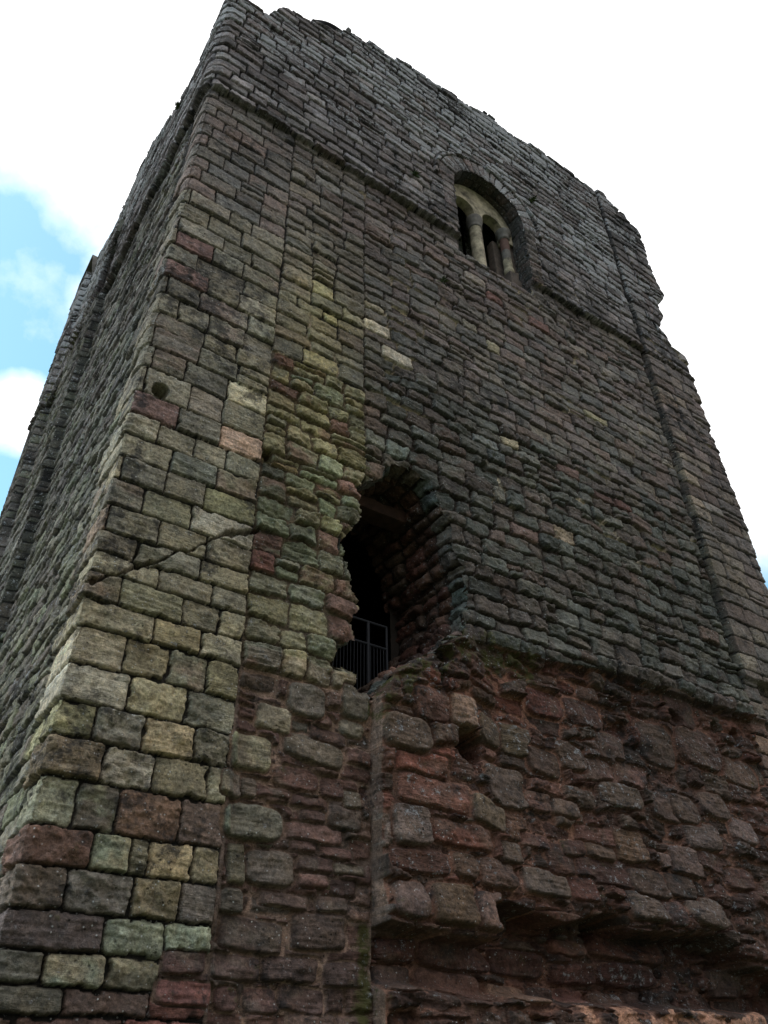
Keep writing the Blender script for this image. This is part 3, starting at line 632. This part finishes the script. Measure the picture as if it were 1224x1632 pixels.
keep = bpy.data.objects.new('castle_keep', None); link(keep)
keep['label'] = 'ruined red and grey sandstone castle keep with a ragged doorway hole and arched upper window'
keep['category'] = 'castle'

# ------------------------------------------------------------------ emit the facing in parts
cs = .5*(S[:-1]+S[1:]); cz_ = .5*(Z[:-1]+Z[1:]); CS, CZ = np.meshgrid(cs, cz_)
ctop = np.interp(cs, *zip(*TOPF))
# the top edge steps from stone to stone
sidc = F_.sid[:-1, :-1]
jt = hsh(sidc.astype(float), sidc*0., 9)*.34-.17
alive = CZ < ctop[None, :]+jt*.7
alive &= CZ < (np.interp(CS, *zip(*TOPF))+.25)
tix = np.array([(np.nonzero(alive[:, j])[0][-1] if alive[:, j].any() else 0) for j in range(alive.shape[1])])
pad = np.pad(tix, 5, mode='edge'); tix = np.array([int(np.median(pad[j:j+11])) for j in range(len(tix))])
alive = np.arange(alive.shape[0])[:, None] <= tix[None, :]
hole_m = (dd[:-1, :-1] < 0) | (dw[:-1, :-1] < .0) | (dl[:-1, :-1] < 0)
alive &= ~hole_m
zsc = zs[:-1, :-1]; ledc = ledge[:-1, :-1]
isstr = (abs(CZ-zsc-.05) < .062)
up = CZ > zsc
pil = (CS > 9.45) & (CS <= W) & (CZ < ZS)
pm = (CS < -4.5) & (CS > -6.25) & (CZ < 13.6)
pf = (CS < -8.1) & (CZ < 13.6)
vous = (rr[:-1, :-1] < 1.24) & (CZ > WSP) & (abs(CS-WC) < 1.3)
jamb = (abs(abs(CS-WC)-(WR+.14)) < .15) & (CZ <= WSP) & (CZ > 13.5)
quo = (CS > -.6) & (CS < 1.45) & ~up
foot = (CS > 2.88) & (CZ < ledc)
rest = alive.copy()
def part(name, mask, label=None):
    global rest
    mk = rest & mask; rest &= ~mask
    if mk.any(): return pick(name, mk, keep, label=label)
part('voussoir_arch', vous, 'ring of narrow grey voussoirs over the upper window')
part('window_jamb', jamb & (CS > WC), 'toothed right jamb of the upper window'); part('window_jamb', jamb & (CS < WC))
part('string_course', isstr)
part('quoin_pier', quo, 'corner pier of large olive, tan and dark red squared blocks')
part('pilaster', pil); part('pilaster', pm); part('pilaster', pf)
part('parapet', up & (CS > 0), 'lichen-whitened upper wall above the wavy string course'); part('parapet', up & (CS <= 0))
part('plinth', foot, 'robbed lower wall of dark red rubble, pink mortar and overhanging blocks')
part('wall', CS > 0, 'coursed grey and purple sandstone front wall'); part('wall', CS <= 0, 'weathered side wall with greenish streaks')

pass
# wall head: cap the ragged top backwards so that the wall is solid
def last_alive():
    a_ = alive.copy(); idx = np.zeros(a_.shape[1], int)
    for j in range(a_.shape[1]):
        k = np.nonzero(a_[:, j])[0]; idx[j] = k[-1]+1 if len(k) else 0
    return idx
ti = last_alive(); vs = []; fs = []; cc = []; aa = []
T_ = 1.1
for j in range(len(ti)):
    sj = .5*(S[j]+S[j+1])
    for jj in (j, j+1):
        p = VX[ti[j], jj]
        if S[jj] < 0: q = (min(p[0]+T_, W-.5), max(T_, min(p[1], DEP-.25)), p[2]-.03)
        elif S[jj] <= W: q = (max(T_, min(p[0], W-T_)), p[1]+T_, p[2]-.03)
        else: q = (p[0]-T_, max(T_, min(p[1], DEP-T_)), p[2]-.03)
        vs += [p, q, (q[0], q[1], 12.)]; cc += [COL[ti[j], jj]]*3; aa += [AUX[ti[j], jj]]*3
    b = j*6; fs += [(b, b+3, b+4, b+1), (b+1, b+4, b+5, b+2)]
    if j:      # riser between steps
        c_ = b-3; fs += [(c_, b, b+1, c_+1)]
mesh_np('wall_head', np.array(vs), np.array(fs), MS, keep, np.array(cc), np.array(aa), smooth=False)
# rear wall of the keep, seen only from elsewhere
raw('rear_wall', [(-.2, DEP, 0), (W, DEP, 0), (W, DEP, 18.9), (-.2, DEP, 18.9), (W, DEP-1.1, 18.9), (-.2, DEP-1.1, 18.9), (W-1, DEP-1.1, 12), (1, DEP-1.1, 12)],
    [(0, 3, 2, 1), (3, 5, 4, 2), (5, 7, 6, 4)], M_GREY, keep)

# ------------------------------------------------------------------ tunnels through the wall
def tunnel(name, poly, depth, origin, axis_u, axis_in, zname, zname2, closed=True, step=.022, hscale=1., label=None, off=-.02, off_low=None):
    Pp = np.array(poly, float); Pn = np.roll(Pp, -1, 0)
    if not closed: Pn = Pn[:-1]; Pq = Pp[:-1]
    else: Pq = Pp
    pts = []; tt = []; acc = 0
    for a_, b_ in zip(Pq, Pn):
        L_ = np.hypot(*(b_-a_)); n = max(1, int(L_/step))
        for k in range(n): pts.append(a_+(b_-a_)*k/n); tt.append(acc+L_*k/n)
        acc += L_
    pts.append(Pp[0] if closed else Pp[-1]); tt.append(acc)
    pts = np.array(pts); tt = np.array(tt)
    # smooth outline with depth
    sm = pts.copy()
    for _ in range(60):
        sm[1:-1] = (sm[:-2]+sm[2:]+2*sm[1:-1])/4
        if closed: v_ = (sm[-2]+sm[1]+2*sm[0])/4; sm[0] = v_; sm[-1] = v_
    area = .5*np.sum(Pp[:, 0]*np.roll(Pp[:, 1], -1)-np.roll(Pp[:, 0], -1)*Pp[:, 1])
    tg = np.gradient(sm, axis=0); tg /= np.linalg.norm(tg, axis=1)[:, None]+1e-9
    inw = np.stack([-tg[:, 1], tg[:, 0]], 1)*(1 if area > 0 else -1)
    ws = np.arange(0, depth+step, step); WW, TT = np.meshgrid(ws, tt)
    f = Field(TT, WW); k = min(1, .35)
    zc = courses(0, acc+.001, .15, .24)
    f.s, f.z = WW, TT
    f.zone(zname2, np.ones_like(TT, bool), -.1, depth+.2, zc, rnd(zc, -.1, depth+.2, .2, .45), .15)
    if zname2 != 'S': f.zone(zname, WW < .30, -.1, .30, zc, [[-.1] for _ in range(len(zc)-1)])
    hgt = f.h*hscale+.02*hscale*fbm(TT*3, WW*3, 3, 5)
    bl_ = ss(.0, .35, WW)[..., None]
    P2 = pts[:, None, :]*(1-bl_)+sm[:, None, :]*bl_
    P2 = P2+inw[:, None, :]*(hgt*ss(-.01, .06, WW))[..., None]
    P2 = P2-inw[:, None, :]*(.03*(1-ss(0, .1, WW)))[..., None]
    o_ = np.array(origin, float); au = np.array(axis_u, float); ai = np.array(axis_in, float)
    OF = off if off_low is None else np.where(P2[..., 1:2] > ZS+.02, off, off_low)
    V = o_+P2[..., 0:1]*au+P2[..., 1:2]*np.array([0, 0, 1.])+(WW[..., None]+OF)*ai
    ax_ = np.zeros(V.shape); ax_[..., 0] = .15
    o = pick(name, np.ones((V.shape[0]-1, V.shape[1]-1), bool), keep, V, np.clip(f.col*ALB, 0, .8), ax_, label=label)
    return sm
tunnel('doorway_reveal', DOOR, 1.5, (0, 0, 0), (1, 0, 0), (0, 1, 0), 'C0', 'R', label='broken reveal of dark red rubble inside the ragged doorway', off=.035)
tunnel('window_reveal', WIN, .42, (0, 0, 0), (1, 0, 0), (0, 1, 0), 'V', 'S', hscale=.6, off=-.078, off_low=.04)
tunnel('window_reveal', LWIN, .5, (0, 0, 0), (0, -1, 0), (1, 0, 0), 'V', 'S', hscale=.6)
# dark rooms behind the openings (five faces each, open towards the outside)
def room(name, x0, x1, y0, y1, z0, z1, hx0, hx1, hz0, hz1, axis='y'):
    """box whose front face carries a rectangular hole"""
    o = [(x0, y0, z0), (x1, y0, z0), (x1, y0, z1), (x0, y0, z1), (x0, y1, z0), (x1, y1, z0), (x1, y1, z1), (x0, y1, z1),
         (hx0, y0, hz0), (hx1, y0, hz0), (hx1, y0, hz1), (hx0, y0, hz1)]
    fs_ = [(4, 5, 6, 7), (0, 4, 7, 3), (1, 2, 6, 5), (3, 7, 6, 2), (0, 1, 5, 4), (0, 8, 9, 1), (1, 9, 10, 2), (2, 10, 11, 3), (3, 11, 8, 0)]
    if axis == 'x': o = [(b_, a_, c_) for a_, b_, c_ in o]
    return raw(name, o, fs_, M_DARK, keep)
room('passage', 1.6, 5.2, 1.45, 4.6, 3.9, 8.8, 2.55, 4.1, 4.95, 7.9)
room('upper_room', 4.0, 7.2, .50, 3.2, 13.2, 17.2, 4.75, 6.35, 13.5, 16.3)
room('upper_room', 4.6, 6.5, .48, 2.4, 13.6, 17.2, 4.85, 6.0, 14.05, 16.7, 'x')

# red lintel spanning the doorway inside
def block(name, x0, x1, y0, y1, z0, z1, mat, parent=keep, seed=1, cells=10, amp=.02, rnd_=.02):
    """weathered stone block: subdivided box with rounded, roughened faces"""
    vs_ = []; fs_ = []
    ax_ = [np.linspace(0, 1, cells+1)]*2
    A = np.array([x0, y0, z0]); B = np.array([x1, y1, z1]); D_ = B-A; cen = (A+B)/2
    for f_ in range(6):
        k = f_//2; sgn = f_ % 2; i0 = len(vs_); o1, o2 = [q for q in range(3) if q != k]
        for a_ in ax_[0]:
            for b_ in ax_[1]:
                p = np.zeros(3); p[k] = sgn; p[o1] = a_; p[o2] = b_; q = A+p*D_
                lim = np.minimum(D_/2-rnd_, D_/2*.98); core = cen+np.clip(q-cen, -lim, lim); dlt = q-core; n_ = np.linalg.norm(dlt)
                q = core+dlt/max(n_, 1e-6)*rnd_
                nn = (q-cen)/np.linalg.norm(q-cen)
                r_ = float(fbm(np.array([q[0]*6+q[1]*5.1]), np.array([q[2]*7+q[1]*3.3]), 3, seed)[0])
                vs_.append(tuple(q+nn*amp*r_))
        n = cells+1
        for i in range(cells):
            for j in range(cells):
                c_ = i0+i*n+j; qd = (c_, c_+n, c_+n+1, c_+1); fs_.append(qd if (sgn ^ (k == 1)) else qd[::-1])
    return raw(name, vs_, fs_, mat, parent, True)
block('lintel', 2.75, 4.15, .62, .9, 7.66, 7.84, M_DRED, seed=4, amp=.03)

# ------------------------------------------------------------------ front window: tympanum, columns, capitals
def extrude_poly(name, poly, y0, y1, mat, parent, holes=()):
    cu = bpy.data.curves.new(name, 'CURVE'); cu.dimensions = '2D'; cu.fill_mode = 'BOTH'; cu.extrude = (y1-y0)/2; cu.bevel_depth = .008
    for pl in (poly,)+tuple(holes):
        sp = cu.splines.new('POLY'); sp.points.add(len(pl)-1)
        for i, (a_, b_) in enumerate(pl): sp.points[i].co = (a_, b_, 0, 1)
        sp.use_cyclic_u = True
    tmp = bpy.data.objects.new(name, cu); sc.collection.objects.link(tmp); dg = bpy.context.evaluated_depsgraph_get(); dg.update()
    me = bpy.data.meshes.new_from_object(tmp.evaluated_get(dg)); bpy.data.objects.remove(tmp); me.materials.clear(); me.materials.append(mat)
    me.transform(Matrix(((1, 0, 0, 0), (0, 0, -1, (y0+y1)/2), (0, 1, 0, 0), (0, 0, 0, 1))))
    o = bpy.data.objects.new(name, me); return link(o, parent)
def lathe(name, prof, x, y, mat, parent, n=28, amp=.006, seed=1, square=0):
    vs_ = []; fs_ = []
    for i, (r_, z_) in enumerate(prof):
        for k in range(n):
            a_ = 2*math.pi*k/n; q = r_
            if square: q = r_*min(1/abs(math.cos(a_)+1e-9), 1/abs(math.sin(a_)+1e-9), 1.25)
            q += amp*float(vn(np.array([a_*2.]), np.array([z_*5.]), seed)[0])
            vs_.append((x+q*math.cos(a_), y+q*math.sin(a_), z_))
    for i in range(len(prof)-1):
        for k in range(n): fs_.append((i*n+k, i*n+(k+1) % n, (i+1)*n+(k+1) % n, (i+1)*n+k))
    L_ = (len(prof)-1)*n; b_ = len(vs_); vs_ += vs_[:n]+vs_[L_:L_+n]
    fs_.append(tuple(b_+k for k in range(n))[::-1]); fs_.append(tuple(b_+n+k for k in range(n)))
    return raw(name, vs_, fs_, mat, parent, True)
ty0, ty1 = .24, .42
tym = []
n = 16; ra = .27; cL, cR, spz = 5.17, 5.90, 15.50
tym += [(WC-WR+.03, 14.9), (WC-WR+.03, WSP)]
for i in range(1, 24): a_ = math.pi*(1-i/24); tym.append((WC+(WR-.02)*math.cos(a_), WSP+(WR-.02)*math.sin(a_)))
tym += [(WC+WR-.03, WSP), (WC+WR-.03, 15.2), (cR+ra, 15.2), (cR+ra, spz)]
for i in range(1, n): a_ = math.pi*i/n; tym.append((cR+ra*math.cos(a_), spz+ra*1.05*math.sin(a_)))
tym += [(cR-ra, spz), (cR-ra, 15.42), (cL+ra, 15.42), (cL+ra, spz)]
for i in range(1, n): a_ = math.pi*i/n; tym.append((cL+ra*math.cos(a_), spz+ra*1.05*math.sin(a_)))
tym += [(cL-ra, spz), (cL-ra, 14.9)]
extrude_poly('tympanum', tym, ty0, ty1, M_CREAM, keep)
cx = (cL+cR)/2-.03
col_ = lathe('column', [(.13, 13.5), (.15, 13.6), (.118, 13.68), (.118, 14.4), (.112, 15.12)], cx, .34, M_CREAM, keep)
lathe('capital', [(.112, 15.12), (.135, 15.14), (.122, 15.17), (.135, 15.25), (.155, 15.33), (.160, 15.43)], cx, .34, M_GREY, keep)
# right nook shaft of short drums
nxs, nys = 6.22, .30
lathe('nook_shaft', [(.085, 14.93), (.087, 15.12), (.085, 15.28)], nxs, nys, M_RED, keep)
lathe('nook_shaft', [(.083, 14.66), (.088, 14.78), (.085, 14.925)], nxs, nys, M_GREY, keep)
lathe('nook_shaft', [(.083, 14.36), (.088, 14.5), (.085, 14.655)], nxs, nys, M_CREAM, keep)
lathe('nook_shaft', [(.08, 14.20), (.10, 14.24), (.095, 14.34)], nxs, nys, M_CREAM, keep)
lathe('capital', [(.09, 15.28), (.115, 15.30), (.10, 15.34), (.125, 15.42), (.155, 15.47), (.155, 15.53)], nxs, nys, M_GREY, keep)
block('window_pier', 6.04, 6.42, .44, .62, 13.4, 15.35, M_UMBER, seed=8, amp=.03)
block('window_pier', 6.28, 6.45, .30, .50, 13.4, 15.48, M_UMBER, seed=5, amp=.03)

block('shaft_base', 6.11, 6.34, .18, .44, 13.42, 14.21, M_UMBER, seed=12, amp=.05, cells=12)
# curved lead strip on the broken parapet
vs = []; fs = []
for i in range(17):
    t_ = i/16; x_ = 1.55+t_*.72; z_ = 18.22+.42*t_+.16*math.sin(math.pi*t_)
    for dy, dz in ((.0, 0), (.10, 0), (.10, .02), (.0, .02)): vs.append((x_, dy, z_+dz))
    if i: b = i*4; a_ = b-4; fs += [(a_+k, a_+(k+1) % 4, b+(k+1) % 4, b+k) for k in range(4)]
fs += [(0, 3, 2, 1), (64, 65, 66, 67)]
raw('coping_strip', vs, fs, M_LEAD, keep)

# ------------------------------------------------------------------ railing inside the doorway
def bars(name, segs, r, parent, mat=M_IRON):
    vs_ = []; fs_ = []
    for a_, b_ in segs:
        a_ = Vector(a_); b_ = Vector(b_); d = (b_-a_).normalized(); e1 = d.orthogonal().normalized(); e2 = d.cross(e1); i0 = len(vs_)
        for p in (a_, b_):
            for k in range(8): q = p+(e1*math.cos(k*math.pi/4)+e2*math.sin(k*math.pi/4))*r; vs_.append(tuple(q))
        fs_ += [(i0+k, i0+(k+1) % 8, i0+8+(k+1) % 8, i0+8+k) for k in range(8)]+[tuple(i0+k for k in range(8))[::-1], tuple(i0+8+k for k in range(8))]
    return raw(name, vs_, fs_, mat, parent, False)
rail = bpy.data.objects.new('safety_railing', None); link(rail); rail.location = (3.2, .8, 5.0)
rail['label'] = 'blue-grey metal railing with close vertical bars inside the ragged doorway'; rail['category'] = 'railing'
yb = .85
def rb(name, segs, r):
    o = bars(name, segs, r, rail); o.data.transform(Matrix.Translation(-rail.location)); return o
rb('handrail', [((2.75, yb, 6.19), (3.62, yb, 6.19))], .016)
rb('rail', [((2.75, yb, 5.90), (3.62, yb, 5.90))], .016)
rb('post', [((3.36, yb, 4.9), (3.36, yb, 6.19))], .022)
rb('post', [((3.62, yb, 4.9), (3.62, yb, 6.19))], .016)
rb('infill_bars', [((2.72+.045*i, yb, 4.95), (2.72+.045*i, yb, 5.89)) for i in range(20)], .0045)

# ------------------------------------------------------------------ small plants rooted in the joints
def tuft(name, label, cat, p, nrm, size, nb, seed, grp='tufts growing on the keep walls'):
    r = np.random.default_rng(seed); vs_ = []; fs_ = []; nv = Vector(nrm)
    for i in range(nb):
        d = (nv*r.uniform(.2, 1)+Vector((r.normal()*.6, r.normal()*.6, r.uniform(-.5, .9)))).normalized()
        L_ = size*r.uniform(.5, 1); wv = d.orthogonal().normalized(); wv.rotate(Matrix.Rotation(r.uniform(0, 6.28), 3, d)); wd = L_*r.uniform(.07, .13)
        base = Vector((r.normal()*size*.12, r.normal()*size*.06, r.normal()*size*.12)); i0 = len(vs_)
        pts = [base]+[base+d*L_*t_+Vector((0, 0, -L_*.35*t_*t_)) for t_ in (.4, .75, 1)]
        for q, ww in zip(pts, (.35, 1, .7, .05)): vs_ += [q-wv*wd*ww, q+wv*wd*ww]
        fs_ += [(i0+2*k, i0+2*k+1, i0+2*k+3, i0+2*k+2) for k in range(3)]
    o = raw(name, vs_, fs_, M_LEAF, None); o.location = p
    o['label'] = label; o['category'] = cat; o['group'] = grp; return o
tuft('fern_tuft', 'dark green bushy tuft on the outer side-wall edge just above the string course', 'plant', (-.06, 1.6, 15.75), (-1, 0, .3), .13, 110, 1)
tuft('fern_tuft', 'small green fern tuft on the upper front wall left of the arched window', 'plant', (3.72, -.09, 14.77), (0, -1, .2), .15, 36, 2)
tuft('fern_tuft', 'small green fern tuft on the upper front wall right of the arched window', 'plant', (6.85, -.09, 16.74), (0, -1, .2), .16, 30, 3)
tuft('fern_tuft', 'small green fern tuft below the string course under the arched window', 'plant', (4.21, -.04, 12.2), (0, -1, .2), .13, 34, 4)

# ------------------------------------------------------------------ ground
vs = []; fs = []; ng = 60
for i in range(ng+1):
    for j in range(ng+1):
        u_ = (i/ng*2-1); v_ = (j/ng*2-1); x_ = 300*u_**3+5; y_ = 300*v_**3
        vs.append((x_, y_, -.02+.05*float(vn(np.array([x_*.3]), np.array([y_*.3]), 3)[0])))
for i in range(ng):
    for j in range(ng): k = i*(ng+1)+j; fs.append((k, k+ng+1, k+ng+2, k+1))
gr = raw('ground', vs, fs, M_GRASS, None, True); gr['kind'] = 'structure'; gr['label'] = 'short grass round the foot of the castle keep'
